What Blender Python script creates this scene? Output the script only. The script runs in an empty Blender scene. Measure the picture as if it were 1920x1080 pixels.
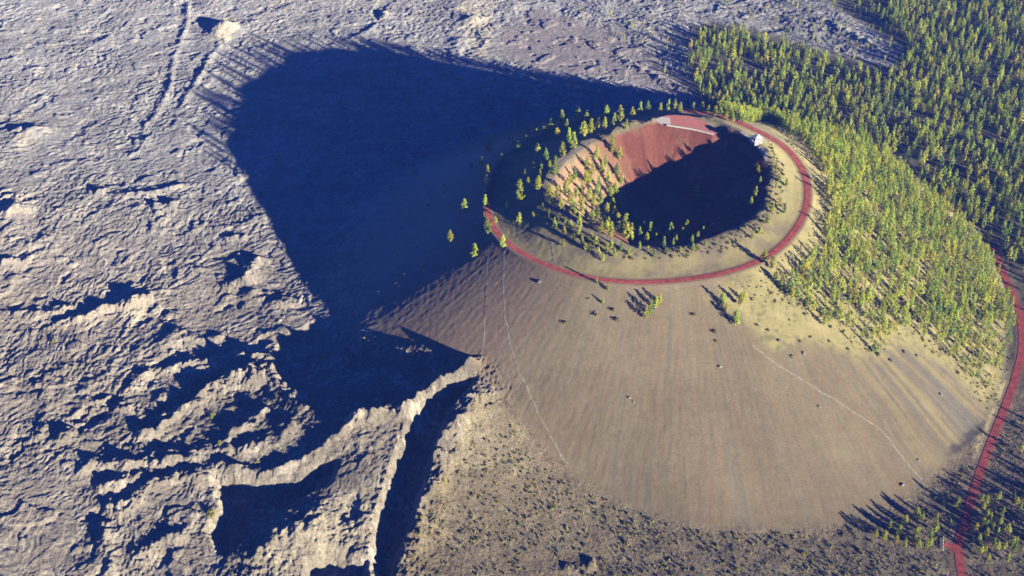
import bpy, math, random
import numpy as np
from mathutils import Vector

# ------------------------------------------------------------------ camera, sky, sun, exposure
sc = bpy.context.scene
CAM_H, FPX, PITCH = 700.0, 2200.0, math.radians(35.3)
cam_data = bpy.data.cameras.new('camera'); cam = bpy.data.objects.new('camera', cam_data)
sc.collection.objects.link(cam); sc.camera = cam
cam.location = (0, 0, CAM_H); cam.rotation_euler = (math.pi/2 - PITCH, 0, 0)
cam_data.sensor_width = 36; cam_data.lens = FPX/1920*36
cam_data.clip_start = 1; cam_data.clip_end = 30000

SUN_EL = math.radians(10.8)
SUN_AZ = (0.697, -0.717)                       # horizontal direction towards the sun
world = bpy.data.worlds.new('World'); sc.world = world; world.use_nodes = True
wn = world.node_tree; wn.nodes.clear()
sky = wn.nodes.new('ShaderNodeTexSky'); sky.sky_type = 'NISHITA'; sky.sun_disc = False
sky.sun_elevation = SUN_EL; sky.sun_rotation = math.atan2(SUN_AZ[0], SUN_AZ[1])
sky.altitude = 1500; sky.air_density = 1.0; sky.dust_density = 0.1; sky.ozone_density = 10.0
hsv = wn.nodes.new('ShaderNodeHueSaturation'); hsv.inputs['Saturation'].default_value = 2.0; hsv.inputs['Hue'].default_value = 0.512
bg = wn.nodes.new('ShaderNodeBackground'); bg.inputs['Strength'].default_value = 0.05
wo = wn.nodes.new('ShaderNodeOutputWorld')
wn.links.new(sky.outputs[0], hsv.inputs['Color']); wn.links.new(hsv.outputs[0], bg.inputs[0]); wn.links.new(bg.outputs[0], wo.inputs[0])
sun_data = bpy.data.lights.new('sun', 'SUN'); sun = bpy.data.objects.new('sun', sun_data); sc.collection.objects.link(sun)
sun_data.energy = 5.0; sun_data.angle = math.radians(0.5); sun_data.color = (1.0, 0.92, 0.70)
sun.rotation_euler = Vector((-SUN_AZ[0]*math.cos(SUN_EL), -SUN_AZ[1]*math.cos(SUN_EL), -math.sin(SUN_EL))).to_track_quat('-Z', 'Y').to_euler()
vs = sc.view_settings
vs.view_transform = 'Standard'; vs.look = 'None'; vs.gamma = 1.0; vs.exposure = 2.2; vs.use_curve_mapping = False
sc.cycles.max_bounces = 4; sc.cycles.diffuse_bounces = 2; sc.cycles.volume_bounces = 0
sc.cycles.use_denoising = True

random.seed(7); rng = np.random.default_rng(7)

# ------------------------------------------------------------------ small numeric helpers
def smooth(t, a=0.0, b=1.0):
    t = np.clip((t - a)/(b - a), 0, 1); return t*t*(3 - 2*t)

def _hash(ix, iy, seed):
    h = (ix.astype(np.int64)*374761393 + iy.astype(np.int64)*668265263 + seed*974634777) & 0xffffffff
    h = ((h ^ (h >> 13))*1274126177) & 0xffffffff
    h = h ^ (h >> 16)
    return (h & 0xffff)/65535.0

def noise(x, y, seed=0):                        # gradient noise, about -1..1
    x0 = np.floor(x); y0 = np.floor(y); fx = x - x0; fy = y - y0
    u = fx*fx*fx*(fx*(fx*6 - 15) + 10); v = fy*fy*fy*(fy*(fy*6 - 15) + 10)
    def g(dx, dy):
        a = _hash(x0 + dx, y0 + dy, seed)*(2*math.pi)
        return np.cos(a)*(fx - dx) + np.sin(a)*(fy - dy)
    n0 = g(0, 0)*(1 - u) + g(1, 0)*u; n1 = g(0, 1)*(1 - u) + g(1, 1)*u
    return (n0*(1 - v) + n1*v)*1.5

def fbm(x, y, octaves=4, seed=0, gain=0.5, lac=2.03):
    s = 0; a = 1.0; t = 0
    for k in range(octaves):
        s = s + a*noise(x, y, seed + 17*k); t += a; a *= gain; x = x*lac + 3.1; y = y*lac + 7.7
    return s/t

def ridged(x, y, octaves=3, seed=0, gain=0.5):
    s = 0; a = 1.0; t = 0
    for k in range(octaves):
        s = s + a*(1 - np.abs(noise(x, y, seed + 31*k))*2.0); t += a; a *= gain; x = x*2.1 + 5.3; y = y*2.1 + 1.9
    return s/t

# survey of the site: a sight line from the aircraft to a point of the ground
FW = np.array([0, math.cos(PITCH), -math.sin(PITCH)]); UP = np.array([0, math.sin(PITCH), math.cos(PITCH)])
def sight(u, v):
    u = np.asarray(u, float); v = np.asarray(v, float)
    return np.stack([u - 960, FPX*FW[1] - (v - 540)*UP[1], FPX*FW[2] - (v - 540)*UP[2]], -1)
def flat(pts, z=0.0):
    p = np.asarray(pts, float); d = sight(p[:, 0], p[:, 1]); t = (z - CAM_H)/d[:, 2]
    return d[:, :2]*t[:, None]
def onto(pts, hf=None):
    hf = hf or H0
    p = np.asarray(pts, float).reshape(-1, 2); d = sight(p[:, 0], p[:, 1])
    lo = (150 - CAM_H)/d[:, 2]; hi = (-40 - CAM_H)/d[:, 2]
    ts = lo + (hi - lo)*np.linspace(0, 1, 160)[:, None]
    f = CAM_H + ts*d[:, 2] - hf(ts*d[:, 0], ts*d[:, 1])
    k = np.argmax(f < 0, axis=0); k = np.clip(k, 1, None); i = np.arange(len(p))
    a = ts[k - 1, i]; b = ts[k, i]
    for _ in range(12):
        m = (a + b)/2; g = CAM_H + m*d[:, 2] - hf(m*d[:, 0], m*d[:, 1])
        a = np.where(g > 0, m, a); b = np.where(g > 0, b, m)
    return np.stack([b*d[:, 0], b*d[:, 1]], -1)
def survey(x, y, z):
    dx = np.asarray(x, float); dy = np.asarray(y, float); dz = np.asarray(z, float) - CAM_H
    c = dy*FW[1] + dz*FW[2]
    return 960 + FPX*dx/c, 540 - FPX*(dy*UP[1] + dz*UP[2])/c, c

def inside(px, py, poly):
    poly = np.asarray(poly, float); r = np.zeros(np.shape(px), bool); n = len(poly)
    for i in range(n):
        x1, y1 = poly[i]; x2, y2 = poly[(i + 1) % n]
        if y1 == y2: continue
        c = (py > min(y1, y2)) & (py <= max(y1, y2))
        r ^= c & (px < (py - y1)/(y2 - y1)*(x2 - x1) + x1)
    return r

def polydist(x, y, pts, margin=40.0):           # distance to a polyline, position along it, signed side
    pts = np.asarray(pts, float)
    d = np.full(x.shape, 1e6); s = np.zeros(x.shape); sd = np.zeros(x.shape)
    m = (x > pts[:, 0].min() - margin) & (x < pts[:, 0].max() + margin) & (y > pts[:, 1].min() - margin) & (y < pts[:, 1].max() + margin)
    if not m.any(): return d, s, sd
    xx = x[m]; yy = y[m]; bd = np.full(xx.shape, 1e6); bs = np.zeros(xx.shape); bn = np.zeros(xx.shape)
    for i in range(len(pts) - 1):
        a = pts[i]; e = pts[i + 1] - a; L2 = e @ e
        if L2 < 1e-9: continue
        t = np.clip(((xx - a[0])*e[0] + (yy - a[1])*e[1])/L2, 0, 1)
        qx = xx - a[0] - t*e[0]; qy = yy - a[1] - t*e[1]; q = np.hypot(qx, qy); w = q < bd
        bd = np.where(w, q, bd); bs = np.where(w, i + t, bs); bn = np.where(w, np.sign(e[0]*qy - e[1]*qx), bn)
    d[m] = bd; s[m] = bs; sd[m] = bn
    return d, s, sd

def polysigned(x, y, poly, margin=60.0):        # positive inside
    d, _, _ = polydist(x, y, np.vstack([poly, poly[:1]]), margin)
    return np.where(inside(x, y, poly), d, -d)

def spline(pts, per=8):                         # Catmull-Rom
    p = np.asarray(pts, float); p = np.vstack([2*p[0] - p[1], p, 2*p[-1] - p[-2]]); out = []
    for i in range(1, len(p) - 2):
        for t in np.linspace(0, 1, per, endpoint=False):
            a, b, c, d = p[i - 1], p[i], p[i + 1], p[i + 2]
            out.append(0.5*((2*b) + (c - a)*t + (2*a - 5*b + 4*c - d)*t*t + (3*b - a - 3*c + d)*t**3))
    out.append(p[-2]); return np.array(out)

# ------------------------------------------------------------------ the cinder cone's shape
CX, CY = 150.0, 1025.0
def polar_table(entries):
    e = sorted(entries); a = np.array([t[0] for t in e]); b = np.array([t[1] for t in e])
    return np.concatenate([a - 360, a, a + 360]), np.concatenate([b, b, b])
BASE = polar_table([(-155, 362), (-144, 358), (-130, 352), (-118, 348), (-108, 352), (-98, 363), (-91, 373), (-83, 378), (-75, 383),
                    (-67, 379), (-56, 369), (-46, 362), (-36, 357), (-22, 352), (-8, 358), (4, 368), (18, 376), (30, 382), (43, 400), (60, 385), (85, 365),
                    (120, 350), (150, 355), (180, 360)])
RIMP = [(1040,330),(1075,298),(1130,260),(1200,235),(1260,224),(1330,230),(1400,252),(1430,280),(1442,320),(1435,370),(1400,412),(1340,443),(1260,460),(1180,455),(1110,430),(1060,390),(1035,358)]
RINGP = [(915,405),(940,445),(1000,485),(1090,518),(1180,528),(1280,524),(1380,505),(1440,480),(1490,430),(1513,370),(1500,310),(1465,270),(1420,246)]
RIMZ = polar_table([(-180, 112), (-150, 112), (-90, 110), (-45, 113), (0, 121), (22, 127), (36, 125), (60, 123), (105, 123), (135, 117)])
ROADZ = polar_table([(-180, 92), (-150, 94), (-120, 98), (-90, 100), (-45, 106), (0, 112), (35, 117), (60, 117), (90, 108), (135, 96)])
def polar_of(pts, table):
    w = flat(pts, 108)
    for _ in range(3):
        th = np.degrees(np.arctan2(w[:, 1] - CY, w[:, 0] - CX)); z = np.interp(th, *table)
        w = np.array([flat([p], zz)[0] for p, zz in zip(pts, z)])
    th = np.degrees(np.arctan2(w[:, 1] - CY, w[:, 0] - CX)); return list(zip(th, np.hypot(w[:, 0] - CX, w[:, 1] - CY)))
RIMR = polar_table(polar_of(RIMP, RIMZ))
_rd = polar_of(RINGP, ROADZ)
_rd = [(t, r) for t, r in _rd] + [(178, 170), (160, 172), (140, 168), (115, 160), (90, 150)]
ROADR = polar_table(_rd)

def cone_z(r, th):
    rb = np.interp(th, *BASE); rr = np.interp(th, *RIMR); rd = np.interp(th, *ROADR)
    zr = np.interp(th, *RIMZ); zd = np.interp(th, *ROADZ)
    wob = np.radians(th); rr = rr + 2.2*np.sin(wob*7 + 1) + 1.6*np.sin(wob*13 + 2) + 1.0*np.sin(wob*29); zr = zr + 1.0*np.sin(wob*5 + .5) + .7*np.sin(wob*11)
    rd = np.maximum(rd, rr + 18); zf, r0 = 60.0, 24.0
    out = 0
    for o in (-5, -2, 0, 2, 5):
        q = np.abs(r + o)
        a = zf + (zr - zf)*np.clip((q - r0)/(rr - r0), 0, 1)**0.92
        b = zr + (zd - zr)*smooth(q, rr + 3, rd - 4)
        tt = (q - rd - 4)/(rb - rd - 4)
        c = zd*(1 - np.clip(tt, 0, 1.4)) - 2.5*np.sin(np.pi*np.clip(tt, 0, 1))
        out = out + np.where(q < rr, a, np.where(q < rd + 4, b, c))
    return out/5

def plain_z(x, y):
    return 2.0*noise(x/260, y/260, 5) + 30*np.exp(-((x + 62)**2 + (y - 798)**2)/115**2) + 9*np.exp(-((x + 90)**2 + (y - 820)**2)/240**2)   # lava piled up at its vent
def H0(x, y):                                   # the bare land form
    th = np.degrees(np.arctan2(y - CY, x - CX)); r = np.hypot(x - CX, y - CY)
    plain = plain_z(x, y)
    c = cone_z(r, th); k = 5.0
    h = np.clip(0.5 + 0.5*(c - plain)/k, 0, 1)
    return plain*(1 - h) + c*h + k*h*(1 - h)

# ------------------------------------------------------------------ lava features, surveyed one by one
def G(*pts): return onto(pts)
LEVEES = [  # line, height, half width
    (G((912,674),(862,702),(806,742),(766,770),(700,780),(640,794)), 11, 6), (G((700,790),(645,812),(600,846),(555,870),(500,890),(445,880),(390,868)), 7, 4),
    (G((918,730),(888,768),(858,808),(826,860),(806,930),(786,990),(760,1070)), 8, 13),
    (G((640,985),(570,990),(520,1010),(480,1060),(470,1100)), 6, 22),
    (G((125,840),(135,808),(190,764),(255,772)), 7, 8), (G((245,742),(262,712),(330,690),(385,682),(430,690)), 6, 7),
    (G((250,828),(300,795),(365,755),(440,712),(500,700)), 10, 10), (G((130,895),(180,874),(262,878),(300,858),(360,850),(430,848)), 6, 7),
    (G((165,925),(255,898),(310,872),(390,862)), 6, 6), (G((185,985),(255,938),(310,905),(360,895),(400,905)), 8, 9),
    (G((190,975),(200,1020),(215,1090)), 5, 6), (G((245,1058),(305,1018),(355,995)), 6, 7), (G((90,612),(180,590),(262,568),(290,556)), 6, 8),
    (G((22,588),(90,588),(140,575)), 4, 6), (G((255,268),(312,182),(326,118),(350,45),(356,-10)), 3.0, 4), (G((335,212),(385,130),(402,95)), 3.5, 4.5),
    (G((0,492),(65,486)), 5, 7), (G((0,372),(48,372)), 5, 7), (G((285,392),(335,388)), 7, 8), (G((180,362),(200,362)), 7, 7),
    (G((210,365),(270,368),(360,345)), 4, 6), (G((0,116),(30,112)), 4, 8), (G((420,450),(465,445)), 5, 6), (G((425,545),(470,520),(480,480)), 8, 9),
    (G((540,580),(490,560),(450,535)), 5, 8), (G((440,655),(500,690),(560,742),(600,765)), 7, 12), (G((600,690),(660,660),(690,635)), 5, 6),
    (G((470,720),(500,712)), 5, 8), (G((320,620),(380,640),(425,628)), 4, 6), (G((560,790),(520,820),(470,840),(400,835)), 7, 9),
    (G((505,760),(470,800),(420,815)), 6, 8), (G((290,740),(330,760),(310,790)), 4, 7), (G((60,690),(90,760),(70,840)), 3, 6),
    (G((1150,105),(1220,140),(1300,180)), 5, 9), (G((1550,40),(1620,80),(1680,115)), 5, 8), (G((730,20),(690,60),(640,80)), 4, 7),
    (G((1050,1068),(1100,1060),(1120,1056)), 4, 4),
]
GUTTER = (G((903,694),(850,726),(812,765),(788,820),(768,880),(752,940),(732,995),(722,1040),(716,1100)), np.array([6,11,14.5,15,15.5,15.5,14.5,10,7.]), 20.0)
PITS = [  # outline, depth, bank width
    (G((392,882),(440,892),(500,902),(560,892),(600,858),(636,862),(622,905),(565,928),(512,972),(470,996),(440,1036),(412,1038),(385,995),(412,955),(404,915)), 15, 9),
    (G((572,1055),(612,1028),(690,1045),(700,1110),(560,1110)), 13, 8),
    (G((520,640),(600,600),(720,652),(852,676),(800,722),(720,758),(630,775),(560,760),(510,700)), 11, 14),
    (G((250,800),(300,760),(380,700),(420,700),(360,760),(290,815)), 6, 8), (G((120,800),(160,760),(230,745),(220,770),(150,815)), 5, 7),
]
MOUNDS = [(420,58,13,20), (60,250,7,18), (30,395,6,16), (255,570,6,14), (885,40,7,16), (860,80,4,14), (330,640,4,14), (480,715,7,9), (640,665,6,8), (560,1010,7,24)]
MOUNDS = [(*onto([(a, b)])[0], c, d) for a, b, c, d in MOUNDS]

CALM_W = G((930,60),(1010,15),(1150,60),(1290,150),(1300,190),(1180,150),(1000,130),(940,105))
def wander(pts, step=4.0, amp=3.0, seed=0):     # a natural, unruly line through the surveyed points
    p = spline(pts, 6); return p + np.stack([noise(p[:, 0]/14 + seed, p[:, 1]/14, 3), noise(p[:, 0]/14, p[:, 1]/14 + seed, 4)], -1)*amp
LEVEES = [(wander(p, seed=i), h if i in (0, 2) else h*.78, w) for i, (p, h, w) in enumerate(LEVEES)]

def lava_mask(x, y, h0):
    th = np.degrees(np.arctan2(y - CY, x - CX)); r = np.hypot(x - CX, y - CY)
    west = smooth((th + 360) % 360, 105, 140)*smooth(-((th + 360) % 360), -212, -190)
    return 1 - smooth(cone_z(r, th) - plain_z(x, y), -3, 3 + 34*west)

FOREST_W = onto([(1300,60),(1330,40),(1420,55),(1560,100),(1680,128),(1690,90),(1560,10),(1520,-60),(2300,-60),(2300,700),(1900,720),(1850,650),(1740,420),(1600,290),(1450,230),(1330,200),(1290,160)])
SCRUB_W = onto([(905,735),(940,740),(1020,780),(1130,850),(1250,900),(1450,920),(1600,890),(1700,820),(1800,740),(1840,700),(1890,600),(2300,590),(2300,1400),(700,1400),(735,1080),(790,960),(850,830)])

def zones(x, y):
    j = 6*noise(x/12, y/12, 91)
    f = smooth(polysigned(x, y, FOREST_W, 200) + j, -12, 12)
    s = smooth(polysigned(x, y, SCRUB_W, 200) + j, -10, 10)*(1 - f)
    return f, s

def relief(x, y, h0, f, s):
    lm = lava_mask(x, y, h0); lava = lm*(1 - f)*(1 - s)
    wx = x + 22*fbm(x/90, y/90, 2, 11) + 7*fbm(x/22, y/22, 2, 51); wy = y + 22*fbm(x/90 + 9, y/90, 2, 12) + 7*fbm(x/22, y/22, 2, 52)
    bear = noise(x/170, y/170, 77)*1.3; flow = 0; tot = 0
    for kk, ang in enumerate((0.15, 0.85, 1.6)):
        wgt = np.exp(-((bear - (kk - 1)*0.55)/0.33)**2) + 1e-4; ca, sa = math.cos(ang), math.sin(ang)
        u = wx*ca + wy*sa; v = -wx*sa + wy*ca
        flow = flow + wgt*(1.0*ridged(u/21, v/9.5, 2, 41 + kk) + 0.65*ridged(u/10, v/4.6, 2, 45 + kk)); tot = tot + wgt
    flow = flow/tot
    rub = fbm(x/6.5, y/6.5, 3, 43); rub2 = 1 - 2*np.abs(noise(wx/3.4, wy/3.4, 44)); calm = 1 - 0.6*smooth(polysigned(x, y, CALM_W, 120), -15, 25)
    patch = 0.55 + 0.6*smooth(fbm(x/110, y/110, 3, 21), -0.35, 0.5)
    z = 2.4*fbm(x/75, y/75, 3, 31)
    z = (z + patch*(1.05*flow + 0.9*rub + 0.5*rub2))*calm
    z = z + 1.3*smooth(fbm(x/34, y/34, 3, 61), 0.24, 0.36) - 1.3*smooth(fbm(x/38 + 40, y/38, 3, 62), 0.26, 0.36)
    z = z*lava
    h = h0 + z
    h = h + (0.7*fbm(x/17, y/17, 4, 71) + 0.3*fbm(x/2.8, y/2.8, 2, 72))*s*lm + (1.0*fbm(x/20, y/20, 3, 73))*f*lm
    # flank rills
    th = np.arctan2(y - CY, x - CX); r = np.hypot(x - CX, y - CY); cone = (1 - lm)
    rill = (fbm(th*55 + 0.02*r + 0.6*noise(x/40, y/40, 82), r/55, 3, 81)*0.9 + fbm(th*150, r/50, 2, 83)*0.35)*smooth(r, 165, 215)
    h = h + cone*(rill*(0.24 - 0.06*smooth(np.abs(th + 0.8), 0.7, 1.4)) + 0.22*fbm(x/5, y/5, 2, 84))
    inner = 1 - smooth(r, 85, 125)
    h = h + cone*inner*(1.6*fbm(th*9, r/60, 3, 85) + 0.8*fbm(x/7, y/7, 3, 86))
    lj = 2.2*fbm(x/7, y/7, 3, 93); lj2 = 3.0*fbm(x/13, y/13, 2, 94)
    # lava gutter and levees
    lv = 0*h
    for p, hh, w in LEVEES:
        d, t, sd = polydist(x, y, p, w*3.2)
        n = len(p) - 1; end = smooth(np.minimum(t, n - t)/n, 0.0, 0.12)
        h = h + np.where(d < w*3, hh*np.exp(-((np.maximum(d + lj, 0))/w)**2)*(0.7 + 0.9*fbm(x/15, y/15, 3, 95))*end, 0); lv = np.maximum(lv, np.exp(-(d/(w*1.6))**2)*min(1, hh/8))
    for p, dep, w in PITS:
        q = polysigned(x, y, p, 60); h = h - dep*smooth(q + lj + lj2, -w*0.3, w)*np.maximum(lm, 0.0)
    p, hw, dep = GUTTER
    p2 = spline(p, 6); d, t, sd = polydist(x, y, p2, 60)
    w = np.interp(t/6, np.arange(len(hw)), hw)
    q = w - d + lj*0.9
    h = h - dep*smooth(q, -3.0, 8.5)*smooth(t, 0, 6)
    h = h + np.minimum(lv + np.exp(-(np.minimum(np.abs(q), 99)/8)**2)*(d < 40), 1)*(1.5*fbm(x/5.5, y/5.5, 3, 141) + 0.9*(1 - 2*np.abs(noise(x/4.2, y/4.2, 142))))*smooth(r, 255, 285)
    for mx, my, hh, w in MOUNDS:
        d = np.hypot(x - mx, y - my) + lj*1.6 + lj2; h = h + hh*np.exp(-(np.maximum(d, 0)/w)**2)
    return h, lm, lava

# ------------------------------------------------------------------ roads and paths
def ring_pts(t0, t1, n, off=0.0, table=None, ztab=None):
    th = np.linspace(t0, t1, n); r = np.interp(th, *(table or ROADR)) + off
    k = np.ones(9)/9; r = np.convolve(np.pad(r, 4, mode='edge'), k, 'valid')
    return np.stack([CX + r*np.cos(np.radians(th)), CY + r*np.sin(np.radians(th))], -1)
ring = ring_pts(-200, 74, 150)
low_road = spline(onto([(1862,465),(1885,520),(1908,575),(1917,640),(1905,705),(1880,775),(1850,850),(1825,925),(1806,990),(1797,1025),(1805,1085),(1812,1130)]), 8)
stub = spline(onto([(1771,1019),(1784,1026),(1798,1040),(1801,1060)]), 6)
ROADS = [('summit_road', ring, 5.2), ('entrance_road', low_road, 6.6), ('turnout', stub, 6.2)]
rim_walk = ring_pts(-225, -100, 90, off=6.0, table=RIMR)
TRAILS = [onto([(946,470),(944,540),(950,610),(966,675),(1000,755),(1030,815),(1064,872)]), onto([(914,478),(912,540),(908,620),(901,682)]),
          onto([(1412,648),(1455,682),(1530,728),(1600,772),(1655,810),(1690,855),(1732,902)]), onto([(1033,455),(1037,478),(1040,492)])]
TRAILS = [spline(t, 8) for t in TRAILS]

PARK_Z = 121.5
PARK_W = flat([(1226,224),(1252,216),(1290,217),(1318,226),(1352,248),(1336,252),(1296,243),(1256,236),(1232,231)], PARK_Z)
def road_grade(x, y, h):
    for name, p, w in ROADS + [('rim_walk', rim_walk, 2.0)]:
        zc = H0(p[:, 0], p[:, 1]); k = np.ones(11)/11; zc = np.convolve(np.pad(zc, 5, mode='edge'), k, 'valid')
        d, t, sd = polydist(x, y, p, 20); z = np.interp(t, np.arange(len(p)), zc)
        m = 1 - smooth(d, w/2 + 1.6, w/2 + 6.0); h = h*(1 - m) + z*m
    q = polysigned(x, y, PARK_W, 20); m = smooth(q, -4, 1.0)
    return h*(1 - m) + PARK_Z*m

def H(x, y):
    x = np.asarray(x, float); y = np.asarray(y, float)
    h0 = H0(x, y); f, s = zones(x, y); h, lm, lava = relief(x, y, h0, f, s)
    return road_grade(x, y, h)

# ------------------------------------------------------------------ object helpers
def tag(o, label=None, cat=None, group=None, kind=None):
    if label: o['label'] = label
    if cat: o['category'] = cat
    if group: o['group'] = group
    if kind: o['kind'] = kind
    return o

def link(o, parent=None):
    sc.collection.objects.link(o)
    if parent is not None: o.parent = parent
    return o

def np_mesh(name, verts, faces, mat, smooth_shade=False, cols=None):
    verts = np.asarray(verts, np.float32); faces = np.asarray(faces, np.int32); k = faces.shape[1]
    me = bpy.data.meshes.new(name); me.vertices.add(len(verts)); me.vertices.foreach_set('co', verts.ravel())
    me.loops.add(faces.size); me.loops.foreach_set('vertex_index', faces.ravel())
    me.polygons.add(len(faces)); me.polygons.foreach_set('loop_start', np.arange(0, faces.size, k, dtype=np.int32))
    try: me.polygons.foreach_set('loop_total', np.full(len(faces), k, np.int32))
    except Exception: pass
    if cols is not None:
        a = me.color_attributes.new('tone', 'FLOAT_COLOR', 'POINT')
        c = np.ones((len(verts), 4), np.float32); c[:, :3] = cols; a.data.foreach_set('color', c.ravel())
    me.polygons.foreach_set('use_smooth', np.full(len(faces), smooth_shade, bool))
    me.update(calc_edges=True); me.validate()
    if mat: me.materials.append(mat)
    return me

def nodes_of(m):
    m.use_nodes = True; n = m.node_tree; n.nodes.clear()
    out = n.nodes.new('ShaderNodeOutputMaterial'); b = n.nodes.new('ShaderNodeBsdfPrincipled'); n.links.new(b.outputs[0], out.inputs[0])
    b.inputs['Specular IOR Level'].default_value = 0.1; b.inputs['Roughness'].default_value = 0.95
    if 'Diffuse Roughness' in b.inputs: b.inputs['Diffuse Roughness'].default_value = 1.0
    return n, b

def ground_mat(name, speck, contrast, bump, scale=1.0):   # surveyed tone times fine grain, with grain relief
    m = bpy.data.materials.new(name); n, b = nodes_of(m); L = n.links.new
    at = n.nodes.new('ShaderNodeAttribute'); at.attribute_name = 'tone'
    geo = n.nodes.new('ShaderNodeNewGeometry')
    t1 = n.nodes.new('ShaderNodeTexNoise'); t1.inputs['Scale'].default_value = speck; t1.inputs['Detail'].default_value = 5
    t2 = n.nodes.new('ShaderNodeTexNoise'); t2.inputs['Scale'].default_value = speck*0.13; t2.inputs['Detail'].default_value = 4
    L(geo.outputs['Position'], t1.inputs['Vector']); L(geo.outputs['Position'], t2.inputs['Vector'])
    mr = n.nodes.new('ShaderNodeMapRange'); mr.inputs[1].default_value = 0.3; mr.inputs[2].default_value = 0.7; mr.inputs[3].default_value = 1 - contrast; mr.inputs[4].default_value = 1 + contrast
    mr2 = n.nodes.new('ShaderNodeMapRange'); mr2.inputs[1].default_value = 0.3; mr2.inputs[2].default_value = 0.7; mr2.inputs[3].default_value = 1 - contrast*0.5; mr2.inputs[4].default_value = 1 + contrast*0.5
    L(t1.outputs[0], mr.inputs[0]); L(t2.outputs[0], mr2.inputs[0])
    mu = n.nodes.new('ShaderNodeMath'); mu.operation = 'MULTIPLY'; L(mr.outputs[0], mu.inputs[0]); L(mr2.outputs[0], mu.inputs[1])
    vm = n.nodes.new('ShaderNodeVectorMath'); vm.operation = 'SCALE'; L(at.outputs['Color'], vm.inputs[0]); L(mu.outputs[0], vm.inputs['Scale'])
    L(vm.outputs[0], b.inputs['Base Color'])
    bp = n.nodes.new('ShaderNodeBump'); bp.inputs['Strength'].default_value = bump; bp.inputs['Distance'].default_value = 0.6
    t3 = n.nodes.new('ShaderNodeTexNoise'); t3.inputs['Scale'].default_value = 0.55*scale; t3.inputs['Detail'].default_value = 4
    L(geo.outputs['Position'], t3.inputs['Vector']); L(t3.outputs[0], bp.inputs['Height']); L(bp.outputs[0], b.inputs['Normal'])
    return m

def plain_mat(name, col, rough=0.9, var=0.12, scale=0.5, metallic=0.0, attr=False):
    m = bpy.data.materials.new(name); n, b = nodes_of(m); L = n.links.new
    b.inputs['Roughness'].default_value = rough; b.inputs['Metallic'].default_value = metallic
    geo = n.nodes.new('ShaderNodeNewGeometry'); t = n.nodes.new('ShaderNodeTexNoise'); t.inputs['Scale'].default_value = scale; t.inputs['Detail'].default_value = 4
    L(geo.outputs['Position'], t.inputs['Vector'])
    mr = n.nodes.new('ShaderNodeMapRange'); mr.inputs[1].default_value = 0.3; mr.inputs[2].default_value = 0.7; mr.inputs[3].default_value = 1 - var; mr.inputs[4].default_value = 1 + var
    L(t.outputs[0], mr.inputs[0])
    vm = n.nodes.new('ShaderNodeVectorMath'); vm.operation = 'SCALE'; L(mr.outputs[0], vm.inputs['Scale'])
    if attr:
        at = n.nodes.new('ShaderNodeAttribute'); at.attribute_name = 'tone'; L(at.outputs['Color'], vm.inputs[0])
    else: vm.inputs[0].default_value = col
    L(vm.outputs[0], b.inputs['Base Color'])
    return m

# ------------------------------------------------------------------ the ground: one survey grid, split where the land changes
NX, NY = 1180, 940
ty = np.linspace(0, 1, NY); gy = 540 + 1000*ty + 420*ty**2.2
half = 400 + (gy - 540)*0.40
X = np.linspace(-1, 1, NX)[None, :]*half[:, None]; Y = np.repeat(gy[:, None], NX, 1)
h0 = H0(X, Y); F_, S_ = zones(X, Y); Z, LM, LAVA = relief(X, Y, h0, F_, S_); Z = road_grade(X, Y, Z)

TH = np.degrees(np.arctan2(Y - CY, X - CX)); R = np.hypot(X - CX, Y - CY)
RB = np.interp(TH, *BASE); RR = np.interp(TH, *RIMR); RD = np.interp(TH, *ROADR)
def mixc(a, b, w): return a*(1 - w[..., None]) + np.asarray(b)*w[..., None]
def blob(pts, soft, jit=8.0, z=0.0, world_pts=None):
    p = onto(pts) if world_pts is None else world_pts
    return smooth(polysigned(X, Y, p, 120) + jit*fbm(X/16, Y/16, 3, 97), -soft, soft)
n_big = fbm(X/120, Y/120, 4, 101); n_mid = fbm(X/24, Y/24, 4, 102); n_fine = fbm(X/5, Y/5, 3, 103)
far = smooth(Y, 900, 1700)
# lava: warm taupe near the vent, paler far out, where the tone is cooled to add to the haze
C = np.ones(X.shape + (3,))*np.array([0.205, 0.177, 0.142])
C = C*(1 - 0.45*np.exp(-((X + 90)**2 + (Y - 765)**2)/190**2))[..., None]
C = mixc(C, (0.158, 0.156, 0.156), smooth(Y + 0.35*X, 760, 1150))
C = mixc(C, (0.24, 0.215, 0.18), smooth(n_mid + 0.6*n_fine, 0.10, 0.42)*0.75)
C = mixc(C, (0.13, 0.115, 0.10), smooth(-n_mid + 0.7*n_fine, 0.08, 0.45)*0.6)
for pts, soft, w in [([(395,40),(440,30),(450,60),(410,85)], 5, .9), ([(860,0),(935,-20),(925,60),(915,110),(885,105),(870,50)], 8, .7), ([(20,215),(70,225),(60,290),(30,280)], 8, .5),
                     ([(0,360),(55,350),(50,400),(0,410)], 8, .5), ([(480,985),(560,965),(640,930),(690,890),(700,1000),(640,1030),(570,1050),(540,1090),(470,1090)], 10, .75),
                     ([(905,675),(850,705),(760,770),(640,795),(560,865),(480,895),(550,880),(640,825),(760,790),(800,770),(860,730)], 5, .15), ([(210,560),(280,560),(270,600),(230,610)], 6, .5),
                     ([(640,790),(760,790),(740,860),(710,960),(690,880),(640,850)], 10, .35)]:
    C = mixc(C, (0.33, 0.285, 0.20), blob(pts, soft)*w*.7*(0.75 + 0.5*np.clip(n_fine, -.5, .5)))  # pale ground; levee and hill patches paint sunlit slopes into the tone
C = C*(1 + 0.35*np.clip(n_big, -.6, .6) + 0.22*np.clip(n_fine, -.6, .6))[..., None]
C = mixc(C, (0.15, 0.13, 0.125), blob([(930,60),(1010,20),(1150,60),(1290,150),(1300,190),(1180,150),(1000,130),(940,105)], 14)*.85)
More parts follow.
